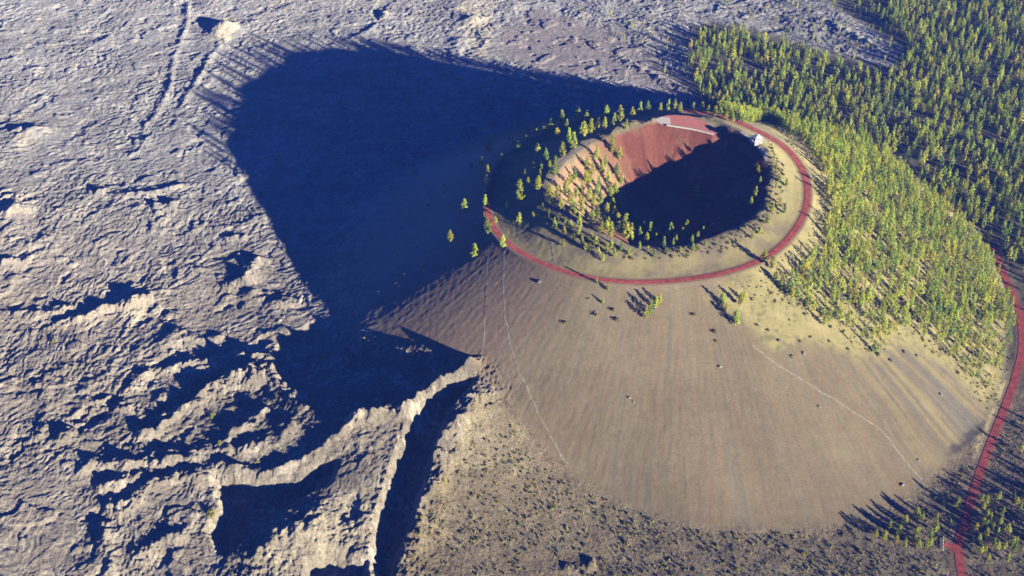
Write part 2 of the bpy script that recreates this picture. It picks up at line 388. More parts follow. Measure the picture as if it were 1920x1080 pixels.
# scrub and forest floor
scr = np.ones_like(C)*np.array([0.135, 0.108, 0.070]); scr = mixc(scr, (0.20, 0.17, 0.10), smooth(n_mid, 0.05, 0.5)*.7); scr = mixc(scr, (0.06, 0.055, 0.045), smooth(n_fine + 0.3*n_mid, 0.18, 0.42)*.75)
scr = mixc(scr, (0.22, 0.19, 0.13), blob([(905,735),(945,800),(1000,865),(960,880),(870,870),(830,900),(850,830)], 18)*.35)
C = C*(1 - S_[..., None]) + scr*S_[..., None]
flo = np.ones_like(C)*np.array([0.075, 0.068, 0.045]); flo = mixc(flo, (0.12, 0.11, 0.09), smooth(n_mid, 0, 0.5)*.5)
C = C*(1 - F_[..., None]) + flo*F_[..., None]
# cinder flank: fall-line streaks of grey, tan and dull red cinders
st = fbm(np.radians(TH)*34 + 0.5*noise(X/60, Y/60, 104), R/260, 4, 105); st2 = fbm(np.radians(TH)*120, R/120, 3, 106)
fl = np.ones_like(C)*np.array([0.136, 0.111, 0.070]); fl = mixc(fl, (0.152, 0.106, 0.068), smooth(st, -0.2, 0.5)*.55); fl = mixc(fl, (0.112, 0.105, 0.085), smooth(-st, 0.0, 0.5)*.4)
fl = fl*(1 + 0.10*st2 + 0.07*n_fine)[..., None]
fl = fl*(1 + 0.22*np.clip(fbm(X/70, Y/70, 4, 151) + 0.5*fbm(np.radians(TH)*14, R/120, 3, 152), -.7, .7))[..., None]
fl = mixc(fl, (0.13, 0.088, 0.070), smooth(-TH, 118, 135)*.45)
westw = smooth(((TH + 360) % 360), 120, 150)*smooth(-((TH + 360) % 360), -215, -185)*smooth(R, 150, 240)
fl = mixc(fl, (0.22, 0.20, 0.17), westw*.85)
east = smooth(TH, -62, -48)*smooth(-TH, -60, 10)
fl = mixc(fl, (0.19, 0.165, 0.085), east*smooth(st + 0.4*st2, 0.02, 0.28)*.75)
fl = mixc(fl, (0.10, 0.097, 0.085), east*smooth(-st - 0.3*st2, 0.02, 0.25)*.6)
GRASS_P = onto([(1330,560),(1400,600),(1450,660),(1530,640),(1600,670),(1660,660),(1700,640),(1790,700),(1850,770),(1890,760),(1900,680),(1960,560),(1890,430),(1640,240),(1440,180),(1330,190),(1440,240),(1500,300),(1520,360),(1500,430),(1440,490)])
gr = blob(None, 9, 10, world_pts=GRASS_P)
gcol = np.ones_like(C)*np.array([0.215, 0.185, 0.085]); gcol = mixc(gcol, (0.11, 0.105, 0.055), smooth(n_mid*.6 + n_fine*.9, 0.0, 0.4)*.75); gcol = mixc(gcol, (0.27, 0.225, 0.115), smooth(-n_mid, 0.2, 0.5)*.5)
fl = fl*(1 - gr[..., None]) + gcol*gr[..., None]
shoulder = smooth(RD - R, -6, 6)
shc = np.ones_like(C)*np.array([0.135, 0.112, 0.072]); shc = mixc(shc, (0.085, 0.075, 0.05), smooth(n_mid*.5 + n_fine, 0.1, 0.45)*.6); shc = mixc(shc, (0.19, 0.165, 0.075), smooth(n_mid + 0.5*smooth(R - RR, 0, 20) - 0.3, -0.1, 0.4)*.7)
shc = mixc(shc, (0.23, 0.20, 0.09), smooth(TH, -50, -20)*smooth(-TH, -50, -20)*.6)
fl = fl*(1 - shoulder[..., None]) + shc*shoulder[..., None]
# crater: red cinder walls
cr = np.ones_like(C)*np.array([0.115, 0.040, 0.028]); cr = mixc(cr, (0.15, 0.072, 0.045), smooth(n_mid + 0.5*n_fine, 0.0, 0.5)*.7)
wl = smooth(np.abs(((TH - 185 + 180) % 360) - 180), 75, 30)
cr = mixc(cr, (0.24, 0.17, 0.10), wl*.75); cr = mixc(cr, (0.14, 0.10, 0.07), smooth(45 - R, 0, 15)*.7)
kr = smooth(RR - R, -2, 4); fl = fl*(1 - kr[..., None]) + cr*kr[..., None]
cone_w = np.clip(1 - LM + 0.25*n_mid*(LM > 0.02)*(LM < 0.98), 0, 1)
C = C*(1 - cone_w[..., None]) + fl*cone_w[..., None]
burn = blob([(1848,788),(1832,800),(1808,812),(1794,832),(1772,852),(1784,856),(1806,846),(1826,828),(1850,808)], 3, 7); C = mixc(C, (0.035, 0.032, 0.036), burn*.8)
verge = blob([(1880,720),(1905,700),(1890,770),(1850,850),(1830,870),(1830,840),(1860,780)], 5); C = mixc(C, (0.34, 0.29, 0.15), verge*.8)
for p_, w_ in ((ring, 7.0), (low_road, 8.0)):
    d_, _, _ = polydist(X, Y, p_, 20); C = mixc(C, (0.17, 0.10, 0.07), (1 - smooth(d_ + 1.5*n_fine, w_/2 + .5, w_/2 + 4.0))*.6)
C = np.clip(C, 0.02, 0.7)

M_lava = ground_mat('lava_rock', 0.5, 0.34, 1.0, 1.2); M_cone = ground_mat('cinder', 0.7, 0.15, 0.3, 1.6)
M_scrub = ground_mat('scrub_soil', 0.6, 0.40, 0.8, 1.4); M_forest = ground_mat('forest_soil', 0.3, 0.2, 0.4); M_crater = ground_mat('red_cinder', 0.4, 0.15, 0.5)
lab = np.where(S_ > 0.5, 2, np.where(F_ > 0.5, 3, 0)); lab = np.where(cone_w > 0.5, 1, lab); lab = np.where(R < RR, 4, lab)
idx = np.arange(NX*NY).reshape(NY, NX)
quads = np.stack([idx[:-1, :-1], idx[:-1, 1:], idx[1:, 1:], idx[1:, :-1]], -1).reshape(-1, 4); ql = lab[:-1, :-1].ravel()
V = np.stack([X, Y, Z], -1).reshape(-1, 3); CV = C.reshape(-1, 3)
for k, (nm, mt, lb) in enumerate([('lava_field', M_lava, 'grey rough lava field with ridges and gutters around the cone'), ('cinder_cone', M_cone, 'smooth brown cinder cone flank with fall line streaks'),
                                 ('scrubland', M_scrub, 'brown speckled scrubland below the cone'), ('forest_floor', M_forest, 'dark forest floor under the pines'), ('crater', M_crater, 'red cinder crater bowl of the cone')]):
    q = quads[ql == k]; used = np.unique(q); remap = np.zeros(NX*NY, np.int32); remap[used] = np.arange(len(used))
    tag(link(bpy.data.objects.new(nm, np_mesh(nm, V[used], remap[q], mt, True, CV[used]))), lb, 'terrain', None, 'structure')

# land beyond the surveyed ground, out to the horizon
g1 = np.concatenate([np.linspace(-14000, -1500, 26), np.linspace(-1400, 1400, 57), np.linspace(1500, 14000, 26)])
BX, BY = np.meshgrid(g1, g1 + 1000); BZ = -16 + 5*fbm(BX/300, BY/300, 3, 201)
inn = (np.abs(BX) < 395 + np.maximum(BY - 540, 0)*0.40) & (BY > 540) & (BY < 1960); BZ = np.where(inn, -45, BZ - 0)
bi = np.arange(BX.size).reshape(BX.shape); bq = np.stack([bi[:-1, :-1], bi[:-1, 1:], bi[1:, 1:], bi[1:, :-1]], -1).reshape(-1, 4)
bc = np.ones((BX.size, 3))*np.array([0.2, 0.19, 0.16])
tag(link(bpy.data.objects.new('ground', np_mesh('ground', np.stack([BX, BY, BZ], -1).reshape(-1, 3), bq, M_lava, True, bc))), 'plain stretching away to the horizon', 'terrain', None, 'structure')

from math import cos, sin, pi
def sampler(x, y):                              # height of the built ground
    x = np.asarray(x, float); y = np.asarray(y, float)
    j = np.clip(np.interp(y, gy, np.arange(NY)), 0, NY - 1.001); hf = np.interp(y, gy, half)
    i = np.clip((x/hf + 1)/2*(NX - 1), 0, NX - 1.001); i0 = i.astype(int); j0 = j.astype(int); fi = i - i0; fj = j - j0
    return (Z[j0, i0]*(1 - fi) + Z[j0, i0 + 1]*fi)*(1 - fj) + (Z[j0 + 1, i0]*(1 - fi) + Z[j0 + 1, i0 + 1]*fi)*fj
def where(pts): return onto(pts, sampler)

def strip(name, p, w, mat, lift, label, zc=None, thick=0.3, drape=False):
    t = np.gradient(p, axis=0); t /= np.maximum(np.hypot(t[:, 0], t[:, 1]), 1e-6)[:, None]; nrm = np.stack([-t[:, 1], t[:, 0]], -1)
    ww = w*(1 + (0.45 if drape and w < 3 else 0.07)*noise(np.arange(len(p))/3.0, np.zeros(len(p)) + w, 7))
    cols = []
    offs = (-0.5, -0.25, 0, 0.25, 0.5)
    for o in offs:
        q = p + nrm*(o*ww)[:, None]
        z = (sampler(q[:, 0], q[:, 1]) if drape else zc) + lift
        cols.append(np.column_stack([q, z]))
    a = cols[0].copy(); a[:, 2] -= thick; b = cols[-1].copy(); b[:, 2] -= thick
    cols = [a] + cols + [b]; v = np.stack(cols, 1).reshape(-1, 3); m = len(cols); n = len(p)
    ii = np.arange(n*m).reshape(n, m); f = np.stack([ii[:-1, :-1], ii[:-1, 1:], ii[1:, 1:], ii[1:, :-1]], -1).reshape(-1, 4)[:, ::-1]
    return tag(link(bpy.data.objects.new(name, np_mesh(name, v, f, mat, False))), label, 'road' if 'road' in name or name == 'turnout' else 'path', None, 'structure')
def grade(p):
    zc = H0(p[:, 0], p[:, 1]); k = np.ones(11)/11; return np.convolve(np.pad(zc, 5, mode='edge'), k, 'valid')
M_road = plain_mat('red_cinder_asphalt', (0.24, 0.056, 0.044), 0.9, 0.32, 0.22)
M_path = plain_mat('pale_dust', (0.175, 0.15, 0.11), 0.95, 0.25, 0.5); M_walk = plain_mat('grey_asphalt', (0.13, 0.12, 0.115), 0.9, 0.2, 0.5)
M_conc = plain_mat('pale_concrete', (0.30, 0.275, 0.25), 0.85, 0.1, 0.6)
for (nm, p, w), lb in zip(ROADS, ['red cinder road ringing the summit below the crater rim', 'red cinder road climbing past the foot of the cone', 'short red spur of road ending at a white barrier']):
    strip(nm, p, w, M_road, {'summit_road': .16, 'entrance_road': .16, 'turnout': .20}[nm], lb, grade(p))
strip('rim_path', rim_walk, 2.0, M_walk, .14, 'narrow grey footpath along the crater rim', grade(rim_walk))
for t, w, lb in zip(TRAILS, (1.7, 1.5, 1.9, 1.2), ['thin pale trail running down the front flank to the scrub', 'thin pale trail running down to the head of the lava gutter', 'thin pale trail slanting across the lower right flank', 'faint pale trail between rim and summit road']):
    d = np.concatenate([np.linspace(t[i], t[i + 1], 4, endpoint=False) for i in range(len(t) - 1)])
    d = d + np.stack([noise(d[:, 0]/9, d[:, 1]/9, 5), noise(d[:, 0]/9, d[:, 1]/9, 6)], -1)*0.9
    strip('footpath', d, w, M_path, .10, lb, None, 0.5, True)

# ------------------------------------------------------------------ summit parking area, retaining wall, lookout, barrier
def bevel_box(bm_list, cx, cy, cz, sx, sy, sz, rot=0.0):
    c, s_ = cos(rot), sin(rot); v = []
    for dz in (-.5, .5):
        for dx, dy in ((-.5, -.5), (.5, -.5), (.5, .5), (-.5, .5)):
            x, y = dx*sx, dy*sy; v.append((cx + x*c - y*s_, cy + x*s_ + y*c, cz + dz*sz))
    b = len(bm_list[0]); bm_list[0].extend(v)
    for f in ((3,2,1,0), (4,5,6,7), (0,1,5,4), (1,2,6,5), (2,3,7,6), (3,0,4,7)): bm_list[1].append([b + i for i in f])
def boxes(name, items, mat, parent=None):
    L = ([], [])
    for it in items: bevel_box(L, *it)
    return link(bpy.data.objects.new(name, np_mesh(name, L[0], L[1], mat)), parent)
def empty(name, loc, rz=0.0):
    o = bpy.data.objects.new(name, None); o.location = loc; o.rotation_euler = (0, 0, rz); o.empty_display_size = 2; return link(o)

def poly_sheet(name, pts, z, mat, label, cat):
    p = np.asarray(pts); n = len(p); c = p.mean(0)
    v = [(x, y, z) for x, y in p] + [(x, y, z - 0.4) for x, y in p]
    me = bpy.data.meshes.new(name); me.from_pydata(v, [], [list(range(n))[::-1]] + [[i, (i + 1) % n, n + (i + 1) % n, n + i] for i in range(n)]); me.update(); me.materials.append(mat)
    return tag(link(bpy.data.objects.new(name, me)), label, cat, None, 'structure')
M_pink = plain_mat('faded_red_paving', (0.27, 0.10, 0.085), 0.9, 0.12, 0.3)
poly_sheet('parking_area', PARK_W[::-1], PARK_Z + 0.14, M_pink, 'faded red paved parking area on the back of the crater rim', 'parking')
poly_sheet('paved_terrace', flat([(1226,225),(1240,219),(1256,221),(1258,234),(1240,233)], PARK_Z)[::-1], PARK_Z + 0.18, M_conc, 'pale paved corner of the summit parking area', 'terrace')
wp = spline(flat([(1250,235.5),(1296,243),(1337,252.5)], PARK_Z), 6); items = []
for a, b in zip(wp[:-1], wp[1:]):
    m = (a + b)/2; d = b - a; items.append((m[0], m[1], PARK_Z + 0.55, np.hypot(*d) - 0.01, 1.1, 1.5, math.atan2(d[1], d[0])))
tag(boxes('retaining_wall', items, M_conc), 'low pale retaining wall along the crater side of the red parking area', 'wall')

M_white = plain_mat('white_paint', (0.6, 0.6, 0.58), 0.6, 0.06, 1.0); M_glass = plain_mat('window_glass', (0.05, 0.07, 0.09), 0.15, 0.05, 1.0)
M_roof = plain_mat('roof_sheet', (0.36, 0.38, 0.38), 0.6, 0.08, 1.0); M_wood = plain_mat('grey_timber', (0.22, 0.19, 0.16), 0.85, 0.15, 1.0)
lk = where([(1418, 268)])[0]; lz = float(sampler(lk[0], lk[1])) - 0.3
t = tag(empty('lookout_tower', (lk[0], lk[1], lz), 0.35), 'pale square lookout station with hip roof standing on the crater rim', 'lookout')
boxes('ground_floor', [(0, 0, 2.0, 9, 9, 4.0)], M_conc, t)
d = boxes('door', [(1.5, -4.53, 1.2, 1.3, 0.10, 2.2)], M_wood, t); boxes('handle', [(1.95, -4.61, 1.15, 0.12, 0.06, 0.12)], M_white, d)
for sx in (-2.6, 0): w = boxes('window', [(sx, -4.53, 2.2, 1.3, 0.08, 1.2)], M_white, t); boxes('pane', [(sx, -4.59, 2.2, 1.1, 0.04, 1.0)], M_glass, w)
boxes('deck', [(0, 0, 4.12, 11.4, 11.4, 0.24)], M_wood, t)
for k in range(4):
    a = k*pi/2; it = [(5.6*sin(a), -5.6*cos(a), z, 11.2, 0.08, 0.08, a) for z in (4.75, 5.25)]
    for q in range(8): o = -5.4 + 10.8*q/8; it.append((5.6*sin(a) + o*cos(a), -5.6*cos(a) + o*sin(a), 4.72, 0.09, 0.09, 1.0, a))
    boxes('railing', it, M_white, t)
boxes('cab', [(0, 0, 4.75, 7, 7, 1.0), (0, 0, 6.95, 7, 7, 0.3)] + [(x, y, 6.02, 0.22, 0.22, 1.55) for x in (-3.38, 0, 3.38) for y in (-3.38, 0, 3.38) if x or y], M_white, t)
for k in range(4): a = k*pi/2; boxes('cab_window', [(3.35*sin(a), -3.35*cos(a), 6.03, 6.4, 0.05, 1.5, a)], M_glass, t)
rf = np_mesh('roof', [(-4.6,-4.6,7.12),(4.6,-4.6,7.12),(4.6,4.6,7.12),(-4.6,4.6,7.12),(0,0,9.0),(-4.6,-4.6,7.3),(4.6,-4.6,7.3),(4.6,4.6,7.3),(-4.6,4.6,7.3)],
             [(5,6,4),(6,7,4),(7,8,4),(8,5,4),(3,2,1),(3,1,0),(0,1,6),(0,6,5),(1,2,7),(1,7,6),(2,3,8),(2,8,7),(3,0,5),(3,5,8)], M_roof)
link(bpy.data.objects.new('roof', rf), t)
strip('paved_walk', spline(where([(1388,247),(1404,258),(1418,270),(1430,284),(1438,302)]), 8), 3.4, M_conc, 0.22, 'pale paved walk leading along the rim to the lookout', None, 0.5, True)

bp_ = flat([(1769,1009),(1768,1033)], float(sampler(*flat([(1769, 1020)])[0]))); bz = float(sampler(*bp_.mean(0))); dv = bp_[1] - bp_[0]; bl = float(np.hypot(*dv)); ba = math.atan2(dv[1], dv[0])
t = tag(empty('road_barrier', (*bp_.mean(0), bz), ba), 'white rail barrier closing the end of the short red spur road', 'barrier')
for q in range(5): boxes('post', [((q/4 - .5)*(bl - .3), 0, 0.7, 0.28, 0.28, 1.6)], M_white, t)
for z in (0.75, 1.3): boxes('rail', [(0, -0.22, z, bl, 0.14, 0.4)], M_white, t)

# ------------------------------------------------------------------ pines
def leaf_mat(name, var=0.25):
    m = bpy.data.materials.new(name); n, b = nodes_of(m); L = n.links.new
    at = n.nodes.new('ShaderNodeAttribute'); at.attribute_name = 'tone'; oi = n.nodes.new('ShaderNodeObjectInfo')
    hs = n.nodes.new('ShaderNodeHueSaturation'); L(at.outputs['Color'], hs.inputs['Color'])
    mr = n.nodes.new('ShaderNodeMapRange'); mr.inputs[3].default_value = 1 - var; mr.inputs[4].default_value = 1 + var; L(oi.outputs['Random'], mr.inputs[0]); L(mr.outputs[0], hs.inputs['Value'])
    mh = n.nodes.new('ShaderNodeMapRange'); mh.inputs[3].default_value = 0.485; mh.inputs[4].default_value = 0.515; L(oi.outputs['Random'], mh.inputs[0]); L(mh.outputs[0], hs.inputs['Hue'])
    L(hs.outputs[0], b.inputs['Base Color'])
    tl = n.nodes.new('ShaderNodeBsdfTranslucent'); L(hs.outputs[0], tl.inputs['Color']); mx = n.nodes.new('ShaderNodeMixShader'); mx.inputs[0].default_value = 0.25
    L(b.outputs[0], mx.inputs[1]); L(tl.outputs[0], mx.inputs[2]); L(mx.outputs[0], [q for q in n.nodes if q.type == 'OUTPUT_MATERIAL'][0].inputs[0])
    return m
M_leaf = leaf_mat('pine_needles'); M_bark = plain_mat('pine_bark', (0.16, 0.09, 0.05), 0.95, 0.2, 1.5); M_bush = leaf_mat('bush_leaves', 0.3)

def leaf_quads(cen, size, out, g, squash=0.7):  # needle sprays: small bent quads, each with its own lean
    n = len(cen); nn = g.normal(size=(n, 3))*.6 + out*1.0; nn /= np.linalg.norm(nn, axis=1)[:, None]
    a = np.cross(nn, g.normal(size=(n, 3))); a /= np.linalg.norm(a, axis=1)[:, None]; b = np.cross(nn, a)
    s1 = (size*g.uniform(.7, 1.3, n))[:, None]; s2 = s1*squash
    v = np.stack([cen - a*s1*.5 - b*s2*.25, cen - b*s2*.1 + a*s1*.6 - b*s2*.35, cen + a*s1*.7 + b*s2*.35, cen - a*s1*.4 + b*s2*.45], 1)
    return v.reshape(-1, 3), np.arange(n*4).reshape(n, 4)

def crown_arrays(seed, nb, per, wide, low, tone):       # unit height, tiers of uneven branches
    g = np.random.default_rng(seed); cen = []; out = []; siz = []
    lean = g.normal(0, .012, 2)
    for k in range(nb):
        t = low + (0.985 - low)*((k + g.uniform(0, .8))/nb)**0.92
        L = wide*(1 - ((t - low)/(1 - low))**1.7)**0.75*min(1.0, .55 + 2.6*(t - low))*g.uniform(.6, 1.18) + .012
        a = k*2.4 + g.normal(0, .5); m = max(3, int(per*(.35 + .9*L/wide)))
        f = np.sqrt(g.uniform(.08, 1.0, m))
        p = np.stack([np.cos(a)*L*f, np.sin(a)*L*f, t + L*f*.18 - .10*f*f*L], -1) + g.normal(0, .019, (m, 3)); p[:, :2] += lean*t*2
        cen.append(p); out.append(np.repeat([[cos(a), sin(a), .55]], m, 0)); siz.append(np.full(m, .072*(1.15 - .45*t)))
    top = g.normal(0, .010, (6, 3)) + [0, 0, .975]; cen.append(top); out.append(np.repeat([[0, 0, 1.]], 6, 0)); siz.append(np.full(6, .045))
    cen = np.vstack(cen); v, f = leaf_quads(cen, np.concatenate(siz), np.vstack(out), g)
    c = np.asarray(tone)*(1 + .28*g.normal(0, 1, (len(cen), 1)).clip(-1.6, 1.6)*.6); c[:, 0] *= 1 + .12*g.normal(0, 1, len(cen)).clip(-1.5, 1.5)
    return v, f, np.repeat(np.clip(c, .01, .4), 4, 0)

def trunk_arrays(seed, r=.0125, top=.93, nl=7):
    g = np.random.default_rng(seed); V_, F_ = [], []
    def tube(p, rad, k=6):
        b = len(V_)
        for q, rr in zip(p, rad):
            for i in range(k): V_.append((q[0] + rr*cos(2*pi*i/k), q[1] + rr*sin(2*pi*i/k), q[2]))
        for j in range(len(p) - 1):
            for i in range(k): F_.append((b + j*k + i, b + j*k + (i + 1) % k, b + (j + 1)*k + (i + 1) % k, b + (j + 1)*k + i))
    z = np.linspace(-.03, top, 6); tube([(g.normal(0, .003), g.normal(0, .003), q) for q in z], r*(1.1 - z/top*.95))
    for i in range(nl):
        t = g.uniform(.2, .75); a = g.uniform(0, 2*pi); L = g.uniform(.05, .12)
        tube([(0, 0, t), (cos(a)*L*.6, sin(a)*L*.6, t + .012), (cos(a)*L, sin(a)*L, t + .035)], (.0042, .003, .001), 4)
    return np.array(V_), np.array(F_)

TONES = [(.270, .290, .036), (.215, .262, .036), (.295, .300, .038), (.135, .190, .036), (.260, .295, .042), (.290, .262, .040)]
CROWNS = []; TRUNKS = []
for i in range(8):
    wd = (.215, .175, .25, .20, .16, .23, .19, .21)[i]; lw = (.16, .12, .22, .10, .14, .18, .2, .12)[i]
    v, f, c = crown_arrays(100 + i, 40, 10, wd, lw, TONES[i % 6]); CROWNS.append(np_mesh('crown', v, f, M_leaf, False, c))
    v, f = trunk_arrays(200 + i); TRUNKS.append(np_mesh('trunk', v, f, M_bark))
LITE = [crown_arrays(300 + i, 30, 7.0, (.215, .185, .25, .20, .17, .235, .20, .22)[i], (.14, .1, .2, .1, .12, .16, .18, .1)[i], TONES[i % 6]) for i in range(8)]

def pine(x, y, h, label, group, v=None):
    k = int(rng.integers(0, 8)) if v is None else v; z = float(sampler(x, y))
    o = empty('pine_tree', (x, y, z - 0.15), rng.uniform(0, 6.28)); w = rng.uniform(.88, 1.15)
    o.rotation_euler = (rng.normal(0, .02), rng.normal(0, .02), rng.uniform(0, 6.28)); o.scale = (h*w, h*w, h)
    tag(o, label, 'tree', group)
    for nm, me in (('trunk', TRUNKS[k]), ('crown', CROWNS[k])): link(bpy.data.objects.new(nm, me), o)
    return o

ORD = 'first second third fourth fifth sixth seventh eighth ninth tenth eleventh twelfth thirteenth fourteenth fifteenth sixteenth seventeenth eighteenth nineteenth twentieth'.split()
def ordinal(i):
    if i < 20: return ORD[i]
    tens = ['twenty', 'thirty', 'forty', 'fifty', 'sixty', 'seventy'][(i + 1)//10 - 2]; r = (i + 1) % 10
    return {'twenty': 'twentieth', 'thirty': 'thirtieth', 'forty': 'fortieth', 'fifty': 'fiftieth', 'sixty': 'sixtieth', 'seventy': 'seventieth'}[tens] if r == 0 else tens + '-' + ORD[r - 1]

def row(pts, label, group, h0_, h1_):           # surveyed single trees, left to right
    pts = sorted(pts); w = where([p[:2] for p in pts])
    for i, (p, q) in enumerate(zip(pts, w)):
        h = (p[2] if len(p) > 2 else rng.uniform(h0_, h1_))*1.02
        PINES.append((q[0], q[1], h, label % ordinal(i), group))
PINES = []
row([(845,455),(872,398),(909,387),(915,437,17),(943,466),(890,482),(973,421),(976,377,24),(1008,360,19),(1007,290),(973,288),(918,289),(904,313),(884,316,8),(986,266,9),(1020,252),(1033,243),(1052,233),(1015,318,10),(958,310,7),(912,354),(915,328),(845,392,8),(1045,262),(985,330,8),(930,420,9),(1000,318,11),(1024,300),(990,346,9),(948,348,8),(1012,330,9),(1030,316,10),(962,270,9),(1005,256,10),(940,300,8),(1018,396,10),(1000,410,8),(950,392,8)],
    'sunlit pine in the shaded outer slope, %s from the left', 'pines scattered on the shaded outer slope', 12, 17)
row([(1040,329,22),(1054,296),(1076,279,20),(1083,224),(1094,258,19),(1107,252),(1120,243),(1134,243),(1137,224),(1162,229,20),(1173,243,12),(1030,376,20),(1068,268,18),(1150,236,16),(1186,222),(1200,216,17),(1215,212,15),(1062,246,15),(1100,232,17)],
    'tall pine along the shaded left edge of the rim, %s from the left', 'pines along the left rim', 14, 19)
row([(1032,385),(1046,372),(1052,396),(1080,372),(1090,388),(1108,422),(1128,440),(1146,372),(1162,392),(1100,316),(1118,302),(1134,314),(1165,345,12),(1078,338),(1160,440),(1145,446),(1172,430),(1068,349),(1098,346),(1110,330,15),(1122,354),(1129,327),(1137,403),(1148,287,22),(1152,369),(1154,360),(1156,330),(1085,429),(1074,399),(1068,385),(1076,404),(1104,377),(1104,347),(1092,362),(1112,390),(1120,412),(1132,426),(1140,432),(1137,436),(1090,400),(1060,366),(1126,382),(1147,396),(1159,421),(1118,366),(1140,345),(1160,300,17),(1098,412),(1150,412)],
    'yellow-green pine on the lit crater wall, %s from the left', 'pines on the inner left wall of the crater', 13, 18)
row([(1176,451,20),(1193,430),(1206,441),(1220,448,19),(1235,422),(1256,448,18),(1287,441,17),(1244,463,12),(1298,454,8),(1318,439,9),(1348,419,9),(1183,440,13),(1268,455,9),(1335,430,7),(1186,452,10),(1212,455,11),(1230,452,9),(1262,460,8),(1278,447,12),(1308,447,8),(1200,449,14),(1168,444,14)],
    'sunlit pine on the near crater edge, %s from the left', 'pines on the near inner edge of the crater', 13, 17)
row([(1307,373,16)], 'single sunlit pine standing alone in the dark crater floor%.0s', 'pines inside the crater', 16, 17)
row([(1415,370,13),(1420,329,12),(1425,345,9),(1408,385,10)], 'small pine on the shaded right wall of the crater, %s from the left', 'pines on the right crater wall', 9, 12)
row([(1040,430),(1048,415,9),(1200,468,9),(1215,474,8),(1086,445,12),(1098,470,9),(1030,408,9),(1146,468,11),(1070,432,12),(1118,462,11),(1275,476,8),(1300,470,9),(1322,462,8),(1130,490,8),(1056,462,8),(1058,440,9),(1075,452,9),(1092,462),(1107,472),(1122,480,10),(1137,476),(1152,483,10),(1166,470,10),(1180,478,9),(1108,455,12),(1226,482,9),(1250,478,8),(1060,420,8)],
    'low pine on the near rim shoulder, %s from the left', 'low pines on the near rim shoulder', 9, 13)
row([(1437,421),(1463,384),(1455,354),(1455,322),(1448,400),(1470,400),(1460,340,9),(1425,440,9),(1410,448,8),(1475,350),(1452,300,8)],
    'low pine on the grassy right rim shoulder, %s from the left', 'low pines on the right rim shoulder', 8, 12)
row([(1118,532,8),(1140,545,8),(1130,570,7),(1210,598,13),(1219,590,15),(1228,580,14),(1236,570,12),(1355,572,14),(1362,585,10),(1388,574,15),(1380,610,17),(1393,566,11),(1545,612,12),(1638,660,13),(1433,492,15),(1446,505,14),(1452,528,12)],
    'lone pine with long shadow below the ring road, %s from the left', 'lone pines on the front flank', 10, 15)
row([(1252,208),(1274,212),(1290,203),(1315,209),(1327,214),(1340,220),(1360,228),(1374,230),(1393,231),(1300,211),(1408,234),(1385,226),(1350,220),(1264,206),(1238,210)],
    'pine behind the red summit parking area, %s from the left', 'pines behind the parking area', 11, 15)

LINES = [(p, w) for _, p, w in ROADS] + [(rim_walk, 2.0)]
def clear_of_roads(x, y, gap=2.2):
    ok = np.ones(x.shape, bool)
    for p, w in LINES: ok &= polydist(x, y, p, 20)[0] > w/2 + gap
    return ok & (polysigned(x, y, PARK_W, 30) < -2) & (np.hypot(x - lk[0], y - lk[1]) > 10)
def scatter(poly, cell, g, keep=lambda x, y, u, v: np.ones(x.shape)):
    a = where(poly) if len(poly) else poly; x0, y0 = a.min(0) - 40; x1, y1 = a.max(0) + 40
    gx, gy_ = np.meshgrid(np.arange(x0, x1, cell), np.arange(y0, y1, cell)); gx = (gx + g.uniform(-.46, .46, gx.shape)*cell).ravel(); gy_ = (gy_ + g.uniform(-.46, .46, gy_.shape)*cell).ravel()
    ok = (gy_ > 560) & (gy_ < 1900) & (np.abs(gx) < np.interp(gy_, gy, half)*0.985); gx, gy_ = gx[ok], gy_[ok]
    u, v, _ = survey(gx, gy_, sampler(gx, gy_)); ok = inside(u, v, poly); gx, gy_, u, v = gx[ok], gy_[ok], u[ok], v[ok]
    ok = (g.uniform(0, 1, gx.shape) < keep(gx, gy_, u, v)) & clear_of_roads(gx, gy_); return gx[ok], gy_[ok], u[ok], v[ok]

g = np.random.default_rng(21)
CORNER = [(1630,1000),(1740,955),(1800,935),(1830,905),(1850,895),(1890,870),(1930,830),(2000,800),(2000,1050),(1840,1055),(1830,1010),(1800,1000),(1770,1008),(1730,1042),(1650,1020)]
x, y, u, v = scatter(CORNER, 7.4, g, lambda x, y, u, v: .45 + .5*smooth(fbm(x/30, y/30, 2, 301), -.2, .3)*(1 - .3*smooth(v, 1010, 1055)) - .45*smooth(-v, -945, -905))
corner = sorted(zip(u, x, y))
for i, (_, a, b) in enumerate(corner): PINES.append((a, b, g.uniform(8, 12), 'small pine beside the entrance road, %s from the left' % ordinal(min(i, 77)), 'pines beside the entrance road'))

FLANK = [(1330,196),(1350,222),(1400,232),(1445,228),(1508,268),(1546,330),(1550,410),(1530,474),(1478,524),(1445,552),(1475,572),(1540,600),(1600,650),(1650,655),(1700,615),(1760,660),(1800,700),(1860,735),(1885,700),(1900,600),(1888,540),(1850,475),(1790,405),(1710,338),(1640,275),(1500,195),(1380,165),(1300,172)]
def flank_keep(x, y, u, v):
    low = smooth(v - (470 + 0.28*(u - 1430)), -10, 190); return (1 - .78*low)*(.62 + .38*smooth(fbm(x/35, y/35, 2, 303), -.35, .1))
fx, fy, fu, fv = scatter(FLANK, 7.0, g, flank_keep)
PLAIN = [(1300,165),(1285,110),(1310,70),(1370,60),(1420,75),(1560,118),(1660,150),(1700,110),(1690,60),(1600,10),(1540,-60),(2400,-60),(2400,820),(1990,700),(1930,590),(1925,560),(1905,500),(1868,478),(1808,412),(1722,340),(1640,276),(1520,216),(1400,172)]
px_, py_, pu, pv = scatter(PLAIN, 8.5, g, lambda x, y, u, v: (.60 + .55*fbm(x/55, y/55, 3, 305)).clip(.05, .95)*np.where(v > 520, .22, 1))
